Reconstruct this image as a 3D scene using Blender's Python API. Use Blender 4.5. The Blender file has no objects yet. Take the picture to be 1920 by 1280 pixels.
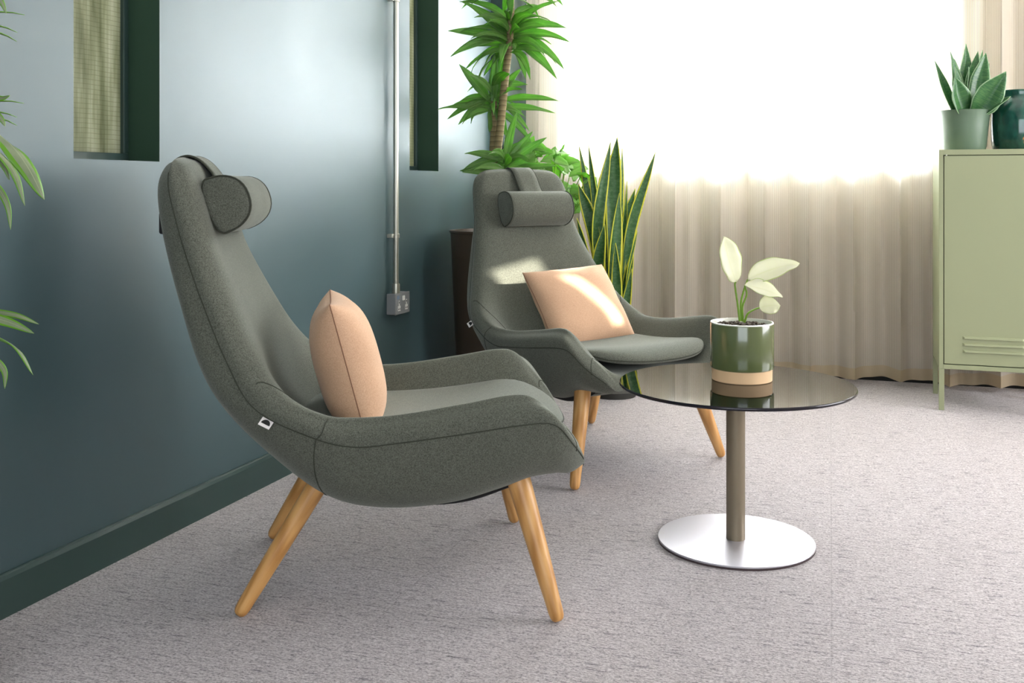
import bpy, bmesh, math, random
from mathutils import Vector, Matrix
R = math.radians
random.seed(7)
S = bpy.context.scene
COL = S.collection

# ------------------------------------------------------------------ camera
cam_d = bpy.data.cameras.new('camera')
cam = bpy.data.objects.new('camera', cam_d); COL.objects.link(cam)
cam.location = (0, 0, 1.0)
cam.rotation_euler = (R(90), 0, math.atan(652/1900))
cam_d.sensor_width = 36; cam_d.lens = 1900/1920*36
cam_d.shift_y = -(640-349)/1920
cam_d.clip_start = .05
S.camera = cam

# ------------------------------------------------------------------ world, sun, area lights, exposure
S.view_settings.view_transform = 'Standard'; S.view_settings.look = 'None'
S.view_settings.gamma = 1; S.view_settings.use_curve_mapping = False
S.view_settings.exposure = 0.72
w = bpy.data.worlds.new('sky'); S.world = w; w.use_nodes = True
bg = w.node_tree.nodes['Background']; bg.inputs[0].default_value = (.80, .90, 1.0, 1); bg.inputs[1].default_value = 3.0

def area(name, loc, rot, sx, sy, power, color):
    l = bpy.data.lights.new(name, 'AREA'); l.shape = 'RECTANGLE'; l.size = sx; l.size_y = sy
    l.energy = power; l.color = color
    o = bpy.data.objects.new(name, l); COL.objects.link(o); o.location = loc; o.rotation_euler = rot
    return o
area('daylight_back_window', (-.55, 7.0, 1.78), (R(-90), 0, 0), 4.0, 1.6, 1600, (.80, .88, 1.0))
area('side_fill_right', (3.30, 3.9, 1.6), (0, R(90), 0), 1.5, 2.6, 82, (.95, .96, 1.0))  # added soft side light, out of view; the wall behind it is solid
area('fill_rear', (.6, -2.05, 1.7), (R(90), 0, 0), 3.2, 1.7, 10, (1.0, .93, .82))  # added weak fill from behind the camera, in front of the unseen rear wall
sun_d = bpy.data.lights.new('sun', 'SUN'); sun_d.energy = 17.0; sun_d.angle = R(.5); sun_d.color = (1, .93, .82)
sun = bpy.data.objects.new('sun', sun_d); COL.objects.link(sun)
SUN_DIR = Vector((.85, .22, .27)).normalized()
sun.rotation_euler = SUN_DIR.to_track_quat('Z', 'Y').to_euler()

# ------------------------------------------------------------------ material helpers
def srgb(r, g, b):
    f = lambda v: ((v/255+.055)/1.055)**2.4 if v/255 > .04045 else v/255/12.92
    return (f(r), f(g), f(b), 1)
class NT:
    def __init__(s, name):
        s.m = bpy.data.materials.new(name); s.m.use_nodes = True; s.t = s.m.node_tree; s.n = s.t.nodes; s.l = s.t.links
        s.p = s.n['Principled BSDF']; s.out = s.n['Material Output']
    def node(s, ty, **kw):
        n = s.n.new(ty)
        for k, v in kw.items():
            if hasattr(n, k): setattr(n, k, v)
            else: n.inputs[k.replace('_', ' ')].default_value = v
        return n
    def link(s, a, b): s.l.new(a, b)
    def coords(s, scale=(1, 1, 1), which='Object', rot=(0, 0, 0)):
        tc = s.node('ShaderNodeTexCoord'); mp = s.node('ShaderNodeMapping')
        mp.inputs['Scale'].default_value = scale; mp.inputs['Rotation'].default_value = rot
        s.link(tc.outputs[which], mp.inputs['Vector']); return mp.outputs['Vector']
    def noise(s, vec, scale, detail=3, rough=.6):
        n = s.node('ShaderNodeTexNoise'); n.inputs['Scale'].default_value = scale
        n.inputs['Detail'].default_value = detail; n.inputs['Roughness'].default_value = rough
        s.link(vec, n.inputs['Vector']); return n.outputs['Fac']
    def ramp(s, fac, stops):
        r = s.node('ShaderNodeValToRGB'); e = r.color_ramp.elements
        while len(e) < len(stops): e.new(.5)
        for x, (p, c) in zip(e, stops): x.position = p; x.color = c
        s.link(fac, r.inputs['Fac']); return r.outputs['Color']
    def mix(s, fac, a, b, mode='MIX'):
        n = s.node('ShaderNodeMix', data_type='RGBA', blend_type=mode)
        for i, v in ((0, fac), (6, a), (7, b)):
            if hasattr(v, 'links') or hasattr(v, 'is_linked'): s.link(v, n.inputs[i])
            else: n.inputs[i].default_value = v
        return n.outputs[2]
    def math(s, op, a, b=0.0):
        n = s.node('ShaderNodeMath', operation=op)
        for i, v in ((0, a), (1, b)):
            if hasattr(v, 'is_linked'): s.link(v, n.inputs[i])
            else: n.inputs[i].default_value = v
        return n.outputs[0]
    def bump(s, h, strength=.3, dist=.002):
        b = s.node('ShaderNodeBump'); b.inputs['Strength'].default_value = strength; b.inputs['Distance'].default_value = dist
        s.link(h, b.inputs['Height']); s.link(b.outputs['Normal'], s.p.inputs['Normal'])
    def set(s, **kw):
        for k, v in kw.items():
            i = s.p.inputs[k.replace('_', ' ')]
            if hasattr(v, 'is_linked'): s.link(v, i)
            else: i.default_value = v
        return s
def plain(name, col, rough=.5, metal=0, **kw):
    m = NT(name); m.set(Base_Color=col, Roughness=rough, Metallic=metal, **kw); return m.m

def fabric(name, dark, light, scale=420, sheen=.25, tint=(.9, .92, .85, 1)):
    m = NT(name); v = m.coords()
    a = m.noise(v, scale*2.0, 2, .7); b = m.noise(v, scale*.8, 2, .6); c = m.noise(v, 6, 2)
    f = m.math('ADD', m.math('MULTIPLY', a, .62), m.math('MULTIPLY', b, .38))
    col = m.ramp(f, [(.36, dark), (.62, light)])
    col = m.mix(m.math('MULTIPLY', c, .18), col, dark)
    m.set(Base_Color=col, Roughness=.95, Sheen_Weight=sheen, Sheen_Roughness=.5, Sheen_Tint=tint, Specular_IOR_Level=.15)
    m.bump(f, .35, .0015); return m.m
M = {}
M['wool'] = fabric('grey_green_wool', srgb(52, 54, 46), srgb(116, 118, 107))
M['seam'] = plain('seam_thread', srgb(58, 60, 50), .95)
M['blush'] = fabric('blush_wool', srgb(192, 152, 122), srgb(216, 178, 148), 380, .2, (1, .9, .8, 1))
M['blush_seam'] = plain('blush_seam', srgb(136, 98, 76), .95)

def oak():
    m = NT('oiled_oak'); v = m.coords((1, 1, .07))
    g = m.noise(v, 60, 5, .65); g2 = m.noise(m.coords((1, 1, .16)), 14, 2)
    wv = m.node('ShaderNodeTexWave', wave_type='RINGS', rings_direction='Y'); wv.inputs['Scale'].default_value = 26
    wv.inputs['Distortion'].default_value = 5; wv.inputs['Detail'].default_value = 2
    m.link(m.coords((1, 1, .10)), wv.inputs['Vector'])
    f = m.math('ADD', m.math('MULTIPLY', g, .5), m.math('ADD', m.math('MULTIPLY', wv.outputs['Fac'], .22), m.math('MULTIPLY', g2, .28)))
    col = m.ramp(f, [(.28, srgb(172, 118, 60)), (.5, srgb(205, 152, 90)), (.72, srgb(222, 172, 110))])
    m.set(Base_Color=col, Roughness=.38); m.bump(g, .1, .001); return m.m
M['oak'] = oak()
M['black'] = plain('black_webbing', srgb(22, 22, 22), .8)
M['label_white'] = plain('label_white', srgb(228, 222, 220), .8)

def wallpaint():
    m = NT('dark_green_satin_paint'); v = m.coords()
    n = m.noise(v, 3, 3); f = m.noise(v, 160, 2)
    col = m.mix(n, srgb(56, 80, 84), srgb(64, 88, 92))
    m.set(Base_Color=col, Roughness=m.math('ADD', m.math('MULTIPLY', n, .10), .40), Specular_IOR_Level=.9)
    m.bump(f, .05, .001); return m.m
M['wall'] = wallpaint()
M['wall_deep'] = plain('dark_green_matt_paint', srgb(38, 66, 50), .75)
M['skirt'] = plain('dark_green_eggshell', srgb(52, 72, 68), .34)
M['white_wall'] = plain('off_white_wall', srgb(215, 210, 200), .85)
M['ceiling'] = plain('white_ceiling', srgb(235, 232, 226), .9)
M['window_frame'] = plain('white_window_frame', srgb(225, 226, 228), .5)

def carpet():
    m = NT('loop_pile_carpet')
    v = m.coords(which='Object', rot=(0, 0, R(-1.5)))
    def mp(sc):
        k = m.node('ShaderNodeMapping'); k.inputs['Scale'].default_value = sc; m.link(v, k.inputs['Vector']); return k.outputs['Vector']
    fine = m.noise(mp((150, 230, 100)), 1, 3, .75)
    mid = m.noise(mp((50, 150, 10)), 1, 3, .7)
    streak = m.noise(mp((14, 90, 5)), 1, 3, .65)
    big = m.noise(mp((1.6, 2.6, 1)), 1, 3)
    f = m.math('ADD', m.math('MULTIPLY', fine, .56), m.math('ADD', m.math('MULTIPLY', mid, .30), m.math('MULTIPLY', streak, .14)))
    col = m.ramp(f, [(.36, srgb(84, 78, 82)), (.45, srgb(158, 150, 153)), (.52, srgb(200, 192, 194)), (.62, srgb(228, 221, 222))])
    dark = m.ramp(streak, [(.32, (.45, .44, .49, 1)), (.40, (1, 1, 1, 1))])
    col = m.mix(.8, col, dark, 'MULTIPLY')
    col = m.mix(m.math('MULTIPLY', big, .22), col, srgb(150, 140, 134))
    # tile joints, half metre tiles
    sx = m.node('ShaderNodeSeparateXYZ'); m.link(v, sx.inputs[0])
    fx = m.math('ABSOLUTE', m.math('SUBTRACT', m.math('FRACT', m.math('ADD', m.math('MULTIPLY', sx.outputs[0], 1.0), 0.9973)), .5))
    jx = m.math('GREATER_THAN', fx, .4985)
    col = m.mix(m.math('MULTIPLY', jx, .22), col, srgb(110, 102, 100))
    m.set(Base_Color=col, Roughness=.95, Specular_IOR_Level=.1, Sheen_Weight=.15)
    m.bump(f, .8, .006); return m.m
M['carpet'] = carpet()

def curtain():
    m = NT('sheer_ribbed_curtain'); tc = m.node('ShaderNodeTexCoord'); sp = m.node('ShaderNodeSeparateXYZ'); m.link(tc.outputs['UV'], sp.inputs[0])
    rib = m.math('FRACT', m.math('MULTIPLY', sp.outputs[0], 1.0))           # u is counted in ribs
    rib = m.math('GREATER_THAN', rib, .5)
    hem = m.math('LESS_THAN', sp.outputs[1], .058)
    col = m.mix(rib, srgb(192, 180, 164), srgb(236, 228, 216))
    col = m.mix(hem, col, srgb(205, 188, 160))
    d = m.node('ShaderNodeBsdfDiffuse'); t = m.node('ShaderNodeBsdfTranslucent'); tr = m.node('ShaderNodeBsdfTransparent')
    m.link(col, d.inputs[0]); m.link(col, t.inputs[0])
    a = m.node('ShaderNodeMixShader'); a.inputs[0].default_value = .40; m.link(d.outputs[0], a.inputs[1]); m.link(t.outputs[0], a.inputs[2])
    b = m.node('ShaderNodeMixShader')
    op = m.math('MULTIPLY', m.math('SUBTRACT', 1.0, hem), .10); m.link(op, b.inputs[0])
    m.link(a.outputs[0], b.inputs[1]); m.link(tr.outputs[0], b.inputs[2]); m.link(b.outputs[0], m.out.inputs['Surface'])
    return m.m
M['curtain'] = curtain()

def tinted_glass(name, tint, f_ior=1.5, rough=0.0):
    m = NT(name); fr = m.node('ShaderNodeFresnel'); fr.inputs['IOR'].default_value = f_ior
    g = m.node('ShaderNodeBsdfGlossy'); g.inputs['Roughness'].default_value = rough
    t = m.node('ShaderNodeBsdfTransparent'); t.inputs[0].default_value = tint
    x = m.node('ShaderNodeMixShader'); m.link(fr.outputs[0], x.inputs[0]); m.link(t.outputs[0], x.inputs[1]); m.link(g.outputs[0], x.inputs[2])
    m.link(x.outputs[0], m.out.inputs['Surface']); return m.m
M['smoked'] = tinted_glass('smoked_glass', (.40, .40, .38, 1), 3.0)
M['clear'] = tinted_glass('clear_glass', (.95, .97, .96, 1), 1.45)

def wired():
    m = NT('wired_glass'); v = m.coords(); sx = m.node('ShaderNodeSeparateXYZ'); m.link(v, sx.inputs[0])
    wob = m.math('MULTIPLY', m.noise(v, 9, 2), .006)
    def line(o, w_):
        q = m.math('FRACT', m.math('MULTIPLY', m.math('ADD', o, wob), 1/.0135)); return m.math('LESS_THAN', q, w_)
    g = m.math('MAXIMUM', line(sx.outputs[1], .09), line(sx.outputs[2], .12))
    n = m.noise(m.coords((1, 6, .7)), 3.5, 3)
    col = m.ramp(n, [(.3, srgb(118, 122, 96)), (.5, srgb(158, 160, 136)), (.7, srgb(190, 190, 172))])
    col = m.mix(m.math('MULTIPLY', g, .40), col, srgb(90, 90, 58))
    t = m.node('ShaderNodeBsdfTranslucent'); m.link(col, t.inputs[0])
    m.set(Base_Color=col, Roughness=.25); m.bump(m.noise(v, 22, 2), .35, .004)
    x = m.node('ShaderNodeMixShader'); x.inputs[0].default_value = .55
    m.link(m.p.outputs[0], x.inputs[1]); m.link(t.outputs[0], x.inputs[2]); m.link(x.outputs[0], m.out.inputs['Surface']); return m.m
M['wired'] = wired()
M['galv'] = plain('galvanised_steel', srgb(190, 188, 176), .33, .85)
M['socket_metal'] = plain('grey_metalclad', srgb(140, 142, 144), .42, .1)
M['socket_white'] = plain('white_plastic', srgb(225, 224, 220), .4)
M['blue_mark'] = plain('blue_mark', srgb(120, 140, 165), .5)
M['post'] = plain('bronze_grey_metal', srgb(140, 128, 108), .42, .55)
M['plate'] = plain('silver_satin_metal', srgb(196, 192, 200), .38, .55)
M['plate_edge'] = plain('dark_metal_edge', srgb(84, 70, 72), .5, .3)
M['glass_edge'] = plain('polished_dark_edge', srgb(22, 18, 30), .12)
M['sage'] = plain('sage_powder_coat', srgb(152, 157, 122), .5)
M['gap'] = plain('dark_gap', srgb(60, 62, 40), .8)
M['green_glaze'] = plain('green_glaze', srgb(92, 102, 62), .18, Coat_Weight=.6, Coat_Roughness=.06)
M['cream_clay'] = plain('cream_clay', srgb(228, 192, 150), .7)
M['white_rim'] = plain('white_glaze', srgb(222, 220, 208), .3)
M['sage_pot'] = plain('sage_pot', srgb(98, 118, 98), .42)
M['brown_pot'] = plain('dark_brown_fibre_pot', srgb(74, 61, 48), .45)
M['basket'] = plain('charcoal_pot', srgb(50, 50, 46), .7)

def soil():
    m = NT('bark_soil'); v = m.coords(); n = m.node('ShaderNodeTexVoronoi'); n.inputs['Scale'].default_value = 90; m.link(v, n.inputs['Vector'])
    m.set(Base_Color=m.ramp(n.outputs['Distance'], [(.1, srgb(150, 140, 128)), (.5, srgb(70, 58, 46))]), Roughness=.95); m.bump(n.outputs['Distance'], .8, .006); return m.m
M['soil'] = soil()

def vase():
    m = NT('teal_reactive_glaze'); v = m.coords()
    n = m.noise(m.coords((1, 1, .5)), 26, 3, .5)
    col = m.ramp(n, [(.4, srgb(14, 62, 52)), (.64, srgb(30, 86, 72)), (.70, srgb(190, 124, 72)), (.78, srgb(216, 152, 100))])
    m.set(Base_Color=col, Roughness=.10, Coat_Weight=.5); return m.m
M['vase'] = vase()

def leafmat(name, base, vein, edge=None, ew=.09, bands=None, trans=.35, rough=.4, back=None):
    """u across the leaf (0..1), v along it"""
    m = NT(name); tc = m.node('ShaderNodeTexCoord'); sp = m.node('ShaderNodeSeparateXYZ'); m.link(tc.outputs['UV'], sp.inputs[0])
    d = m.math('ABSOLUTE', m.math('SUBTRACT', sp.outputs[0], .5))
    n = m.noise(m.coords(), 14, 3); col = m.mix(n, base, vein)
    if bands is not None:
        mp = m.node('ShaderNodeMapping'); mp.inputs['Scale'].default_value = (1.6, 34, 1); m.link(tc.outputs['UV'], mp.inputs[0])
        bn = m.noise(mp.outputs[0], 1.3, 4, .7)
        col = m.mix(m.math('MULTIPLY', m.ramp(bn, [(.42, (0, 0, 0, 1)), (.60, (1, 1, 1, 1))]), .6), col, bands)
    if edge is None:
        mv = m.node('ShaderNodeMapping'); mv.inputs['Scale'].default_value = (26, .8, 1); m.link(tc.outputs['UV'], mv.inputs[0])
        col = m.mix(m.math('MULTIPLY', m.noise(mv.outputs[0], 1.0, 2), .45), col, base)
    mid = m.math('LESS_THAN', d, .03); col = m.mix(m.math('MULTIPLY', mid, .6), col, vein)
    if edge is not None:
        e = m.math('GREATER_THAN', m.math('ADD', d, m.math('MULTIPLY', m.noise(m.coords(), 30, 1), .05)), .5-ew+.025); col = m.mix(e, col, edge)
    m.set(Base_Color=col, Roughness=rough)
    t = m.node('ShaderNodeBsdfTranslucent'); m.link(m.mix(.25, col, (.75, 1, .25, 1), 'OVERLAY') if edge is None else col, t.inputs[0])
    x = m.node('ShaderNodeMixShader'); x.inputs[0].default_value = trans
    m.link(m.p.outputs[0], x.inputs[1]); m.link(t.outputs[0], x.inputs[2]); m.link(x.outputs[0], m.out.inputs['Surface']); return m.m
M['dracaena'] = leafmat('dracaena_leaf', srgb(84, 138, 62), srgb(164, 198, 116), trans=.6, rough=.3)
M['bushy'] = leafmat('ivy_leaf', srgb(120, 170, 84), srgb(180, 212, 130), trans=.6)
M['snake'] = leafmat('snake_leaf', srgb(36, 82, 38), srgb(64, 110, 52), srgb(220, 216, 64), .10, srgb(96, 132, 84), .28)
M['snake_small'] = leafmat('hahnii_leaf', srgb(34, 84, 52), srgb(58, 110, 58), srgb(150, 180, 140), .04, srgb(96, 138, 78), .15, .3)
M['variegated'] = leafmat('variegated_leaf', srgb(96, 120, 84), srgb(178, 186, 150), srgb(110, 168, 40), .20, None, .35)
M['white_leaf'] = leafmat('white_leaf', srgb(250, 248, 232), srgb(238, 238, 205), srgb(205, 220, 150), .03, None, .4, .45)
M['stalk'] = plain('green_stalk', srgb(120, 160, 50), .4)
def cane():
    m = NT('ringed_cane'); sp = m.node('ShaderNodeSeparateXYZ'); m.link(m.coords(), sp.inputs[0])
    q = m.math('FRACT', m.math('MULTIPLY', m.math('ADD', sp.outputs[2], m.math('MULTIPLY', m.noise(m.coords(), 20), .01)), 42))
    m.set(Base_Color=m.ramp(q, [(.0, srgb(70, 58, 36)), (.2, srgb(138, 124, 88)), (.9, srgb(120, 104, 70))]), Roughness=.8); return m.m
M['cane'] = cane()

# ------------------------------------------------------------------ mesh helpers
class MB:
    def __init__(s): s.v = []; s.f = []; s.uv = []; s.mi = []; s.cur = 0
    def face(s, idx, uv=None): s.f.append(tuple(idx)); s.uv.append(uv or [(0, 0)]*len(idx)); s.mi.append(s.cur)
    def grid(s, rows, closed_u=False, closed_v=False, uvs=None):
        """rows: list of equally long point lists"""
        o = len(s.v); nr = len(rows); nc = len(rows[0])
        for r in rows: s.v += [tuple(p) for p in r]
        for i in range(nr - (0 if closed_v else 1)):
            for j in range(nc - (0 if closed_u else 1)):
                i2 = (i+1) % nr; j2 = (j+1) % nc
                u = None
                if uvs: u = [uvs[i][j], uvs[i][j2], uvs[i2][j2], uvs[i2][j]]
                s.face((o+i*nc+j, o+i*nc+j2, o+i2*nc+j2, o+i2*nc+j), u)
        return o
    def box(s, a, b):
        (x0, y0, z0), (x1, y1, z1) = a, b; o = len(s.v)
        s.v += [(x, y, z) for z in (z0, z1) for y in (y0, y1) for x in (x0, x1)]
        for q in ((0, 2, 3, 1), (4, 5, 7, 6), (0, 1, 5, 4), (2, 6, 7, 3), (0, 4, 6, 2), (1, 3, 7, 5)): s.face([o+k for k in q])
        return s
    def lathe(s, prof, c=(0, 0, 0), n=48, cap0=True, cap1=True):
        rows = [[(c[0]+r*math.cos(2*math.pi*k/n), c[1]+r*math.sin(2*math.pi*k/n), c[2]+z) for k in range(n)] for r, z in prof]
        o = s.grid(rows, closed_u=True)
        if cap0: s.face([o+k for k in range(n)][::-1])
        if cap1: s.face([o+(len(prof)-1)*n+k for k in range(n)])
        return s
    def tube(s, pts, rad, n=10, cap=True, up=None):
        pts = [Vector(p) for p in pts]; rows = []; prev = None
        for i, p in enumerate(pts):
            t = (pts[min(i+1, len(pts)-1)]-pts[max(i-1, 0)]).normalized()
            if prev is None:
                a = Vector((0, 0, 1)) if abs(t.z) < .9 else Vector((1, 0, 0)); prev = (a - t*a.dot(t)).normalized()
            else: prev = (prev - t*prev.dot(t)).normalized()
            b = t.cross(prev); r = rad[i] if hasattr(rad, '__len__') else rad
            rows.append([p+prev*math.cos(2*math.pi*k/n)*r+b*math.sin(2*math.pi*k/n)*r for k in range(n)])
        o = s.grid(rows, closed_u=True)
        if cap: s.face([o+k for k in range(n)][::-1]); s.face([o+(len(pts)-1)*n+k for k in range(n)])
        return s
    def build(s, name, mat, parent=None, smooth=True, bevel=0, solid=0, merge=0, sub=0, angle=40, loc=None, rot=None, recalc=True):
        me = bpy.data.meshes.new(name); me.from_pydata([tuple(v) for v in s.v], [], s.f)
        uvl = me.uv_layers.new(name='UVMap'); k = 0
        for uv in s.uv:
            for q in uv: uvl.data[k].uv = q; k += 1
        for m_ in (mat if isinstance(mat, list) else [mat]): me.materials.append(m_)
        for p, i in zip(me.polygons, s.mi): p.material_index = i
        bm = bmesh.new(); bm.from_mesh(me)
        if merge: bmesh.ops.remove_doubles(bm, verts=bm.verts, dist=merge)
        if recalc: bmesh.ops.recalc_face_normals(bm, faces=bm.faces)
        bm.to_mesh(me); bm.free()
        me.shade_smooth() if smooth else me.shade_flat()
        if smooth: me.set_sharp_from_angle(angle=R(angle))
        o = bpy.data.objects.new(name, me); COL.objects.link(o)
        if parent: o.parent = parent
        if loc: o.location = loc
        if rot: o.rotation_euler = rot
        if bevel:
            b = o.modifiers.new('bevel', 'BEVEL'); b.width = bevel; b.segments = 3; b.limit_method = 'ANGLE'
        if solid:
            b = o.modifiers.new('solid', 'SOLIDIFY'); b.thickness = solid; b.offset = 0
        if sub:
            b = o.modifiers.new('sub', 'SUBSURF'); b.levels = sub; b.render_levels = sub
        return o
def tag(o, label, cat, group=None):
    o['label'] = label; o['category'] = cat
    if group: o['group'] = group
    return o
def thing(name, label, cat, loc=(0, 0, 0), rz=0, group=None):
    o = bpy.data.objects.new(name, None); COL.objects.link(o); o.location = loc; o.rotation_euler = (0, 0, rz)
    o.empty_display_size = .1
    return tag(o, label, cat, group)
def struct(o): o['kind'] = 'structure'; return o
def copy_tree(o, parent=None):
    c = o.copy(); COL.objects.link(c); c.parent = parent
    for ch in list(o.children): copy_tree(ch, c)
    return c
def cr(p0, p1, p2, p3, t):
    return .5*((2*p1)+(-p0+p2)*t+(2*p0-5*p1+4*p2-p3)*t*t+(-p0+3*p1-3*p2+p3)*t*t*t)
def spline(pts, n):
    pts = [Vector(p) for p in pts]; P = [2*pts[0]-pts[1]]+pts+[2*pts[-1]-pts[-2]]; out = []
    for i in range(len(pts)-1):
        for k in range(n): out.append(cr(P[i], P[i+1], P[i+2], P[i+3], k/n))
    return out+[pts[-1]]

# ------------------------------------------------------------------ the room
XW, YB, XR, YR, ZC = -1.888, 5.56, 3.4, -2.2, 2.9
struct(MB().box((XW-.3, YR-.2, -.1), (XR+.3, YB+.25, 0)).build('floor', M['carpet'], smooth=False))
struct(MB().box((XW-.3, YR-.2, ZC), (XR+.2, YB+.25, ZC+.1)).build('ceiling', M['ceiling'], smooth=False))
def wall_grid(name, axis, at, th, u0, u1, holes, mat):
    """wall slab with rectangular holes. axis 'x': plane x=at, u is y."""
    us = sorted({u0, u1, *[h[0] for h in holes], *[h[1] for h in holes]}); zs = sorted({0, ZC, *[h[2] for h in holes], *[h[3] for h in holes]})
    mb = MB()
    def P(u, z, d): return (at+d, u, z) if axis == 'x' else (u, at+d, z)
    def hole(u, z): return any(h[0] < u < h[1] and h[2] < z < h[3] for h in holes)
    for i in range(len(us)-1):
        for j in range(len(zs)-1):
            uc, zc = (us[i]+us[i+1])/2, (zs[j]+zs[j+1])/2
            if hole(uc, zc): continue
            a, b, c, d = us[i], us[i+1], zs[j], zs[j+1]
            for dd in (0, th):
                o = len(mb.v); mb.v += [P(a, c, dd), P(b, c, dd), P(b, d, dd), P(a, d, dd)]; mb.face((o, o+1, o+2, o+3))
    for h in holes:
        for (p, q) in (((h[0], h[2]), (h[1], h[2])), ((h[1], h[2]), (h[1], h[3])), ((h[1], h[3]), (h[0], h[3])), ((h[0], h[3]), (h[0], h[2]))):
            if p[1] == q[1] == 0: continue
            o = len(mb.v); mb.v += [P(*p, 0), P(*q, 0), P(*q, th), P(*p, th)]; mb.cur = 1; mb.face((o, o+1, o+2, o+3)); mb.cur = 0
    for (p, q) in (((u0, 0), (u0, ZC)), ((u1, 0), (u1, ZC)), ((u0, 0), (u1, 0)), ((u0, ZC), (u1, ZC))):
        o = len(mb.v); mb.v += [P(*p, 0), P(*q, 0), P(*q, th), P(*p, th)]; mb.face((o, o+1, o+2, o+3))
    return struct(mb.build(name, mat, smooth=False, merge=1e-5))
N1 = (2.072, 2.406, 1.070, 2.50); N2 = (4.103, 4.428, 1.071, 2.50)
wall_grid('wall_left', 'x', XW, -.16, YR-.2, YB+.25, [N1, N2], [M['wall'], M['wall_deep']])
WX0, WX1, WZ0, WZ1 = -1.56, .37, 1.125, 2.62
wall_grid('wall_back', 'y', YB, .2, XW, XR, [(WX0, WX1, WZ0, WZ1), (1.0, 2.9, WZ0, WZ1)], [M['white_wall'], M['white_wall']])
SLOTS = [(4.985, 5.16, 2.095, 2.20), (4.935, 4.985, 1.83, 2.095)]   # openings added in the unseen right wall to shape the sun patches
wall_grid('wall_right', 'x', XR, .06, YR, YB, SLOTS, [M['white_wall'], M['white_wall']])
wall_grid('wall_rear', 'y', YR, -.2, XW, XR, [(-1.0, 2.2, .8, 2.5)], [M['white_wall'], M['white_wall']])

for i, (y0, y1, z0, z1) in enumerate((N1, N2)):
    xp = XW-.107; r_ = .022
    fr = MB()
    fr.box((xp-.03, y0, z0), (xp, y1, z0+.024)).box((xp-.03, y0, z1-.024), (xp, y1, z1))
    fr.box((xp-.03, y1-.02, z0+.024), (xp, y1, z1-.024)).box((xp-.03, y0, z0+.024), (xp, y0+.02, z1-.024))
    fo = struct(fr.build('window_%d' % (i+1), M['skirt'], smooth=False, bevel=.002))
    MB().box((xp-.018, y0+.02, z0+.024), (xp-.012, y1-.02, z1-.024)).build('wired_pane', M['wired'], fo, smooth=False)
# lit corridor behind the two slot windows
area('corridor_light', (XW-.9, 3.2, 2.3), (0, R(-65), 0), .8, 3.0, 36, (1, .95, .84))
struct(MB().box((XW-1.5, 1.2, 0), (XW-1.4, 5.6, 2.9)).build('wall_corridor', M['white_wall'], smooth=False))

bb = MB(); h_, t_ = .10, .016
prof = [(0, 0), (t_, 0), (t_, h_-.012), (t_-.004, h_-.003), (t_-.009, h_), (0, h_)]
o0 = len(bb.v)
for y in (YR, 5.15): bb.v += [(XW+a, y, z) for a, z in prof]
for k in range(6): bb.face((k, (k+1) % 6, 6+(k+1) % 6, 6+k))
bb.face(range(6)); bb.face(range(6, 12))
struct(bb.build('baseboard_left', M['skirt'], smooth=False))
struct(MB().box((XW, YB-.014, 0), (XR, YB, .10)).build('baseboard_back', M['black'], smooth=False))
struct(MB().box((XW, 5.15, 0), (XW+.075, YB, ZC)).build('trim_1', M['skirt'], smooth=False, bevel=.004))

def casement(name, x0, x1, y, z0, z1, bars):
    mb = MB(); w_ = .05
    mb.box((x0, y, z0), (x1, y+.06, z0+w_)).box((x0, y, z1-w_), (x1, y+.06, z1)).box((x0, y, z0+w_), (x0+w_, y+.06, z1-w_)).box((x1-w_, y, z0+w_), (x1, y+.06, z1-w_))
    for b in bars: mb.box((b-.02, y+.01, z0+w_), (b+.02, y+.05, z1-w_))
    o = struct(mb.build(name, M['window_frame'], smooth=False, bevel=.003))
    MB().box((x0+w_, y+.028, z0+w_), (x1-w_, y+.034, z1-w_)).build('window_pane', M['clear'], o, smooth=False)
casement('window_3', WX0, WX1, YB+.10, WZ0, WZ1, [-.98, -.30])
casement('window_4', 1.0, 2.9, YB+.10, WZ0, WZ1, [1.95])
struct(MB().box((WX0-.02, YB-.015, WZ0-.025), (WX1+.02, YB+.10, WZ0)).build('trim_2', M['window_frame'], smooth=False, bevel=.004))

# ------------------------------------------------------------------ curtain
def curtain_y(x):
    a = .048*(abs(math.sin(math.pi*x/.235+.55*math.sin(x*2.3)+.3))**.75*2-1.25)
    b = .016*math.sin(2*math.pi*x/.118+1.7*math.sin(x*1.3+1))
    c = .014*math.sin(2*math.pi*x/.61+.4)
    return 5.43+a+b+c
cm = MB(); rows = []; uvs = []
xs = [-1.79+i*.0065 for i in range(int(4.9/.0065)+1)]
ZT = 2.80
acc = 0; us = [0]
for i in range(1, len(xs)):
    acc += math.hypot(xs[i]-xs[i-1], curtain_y(xs[i])-curtain_y(xs[i-1])); us.append(acc)
zs = [0, .006, .012, .05, .056, .10, .2, .35, .55, .8, 1.1, 1.5, 2.0, 2.5, 1.0*ZT]
for z in zs:
    k = 1.0-.10*(z/ZT); row = []; uv = []
    for x, u in zip(xs, us):
        hem = .028+.004*math.sin(x*9)+.003*math.sin(x*23)
        zz = hem+z*(ZT-hem)/ZT
        yy = 5.43+(curtain_y(x+.006*math.sin(z*2.1))-5.43)*k
        if .003 < z < .053: yy -= .0015
        row.append((x, yy, zz)); uv.append((u/.0062, z))
    rows.append(row); uvs.append(uv)
cm.grid(rows, uvs=uvs)
tag(cm.build('sheer_curtain', M['curtain'], solid=0, recalc=False), 'long pale beige ribbed sheer curtain hanging in folds across the window wall', 'curtain')
tr = MB().box((-1.81, 5.40, ZT), (3.15, 5.46, ZT+.03)); tag(tr.build('curtain_track', M['window_frame'], smooth=False, bevel=.003), 'white ceiling track that carries the sheer curtain above the frame', 'curtain track')

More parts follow.
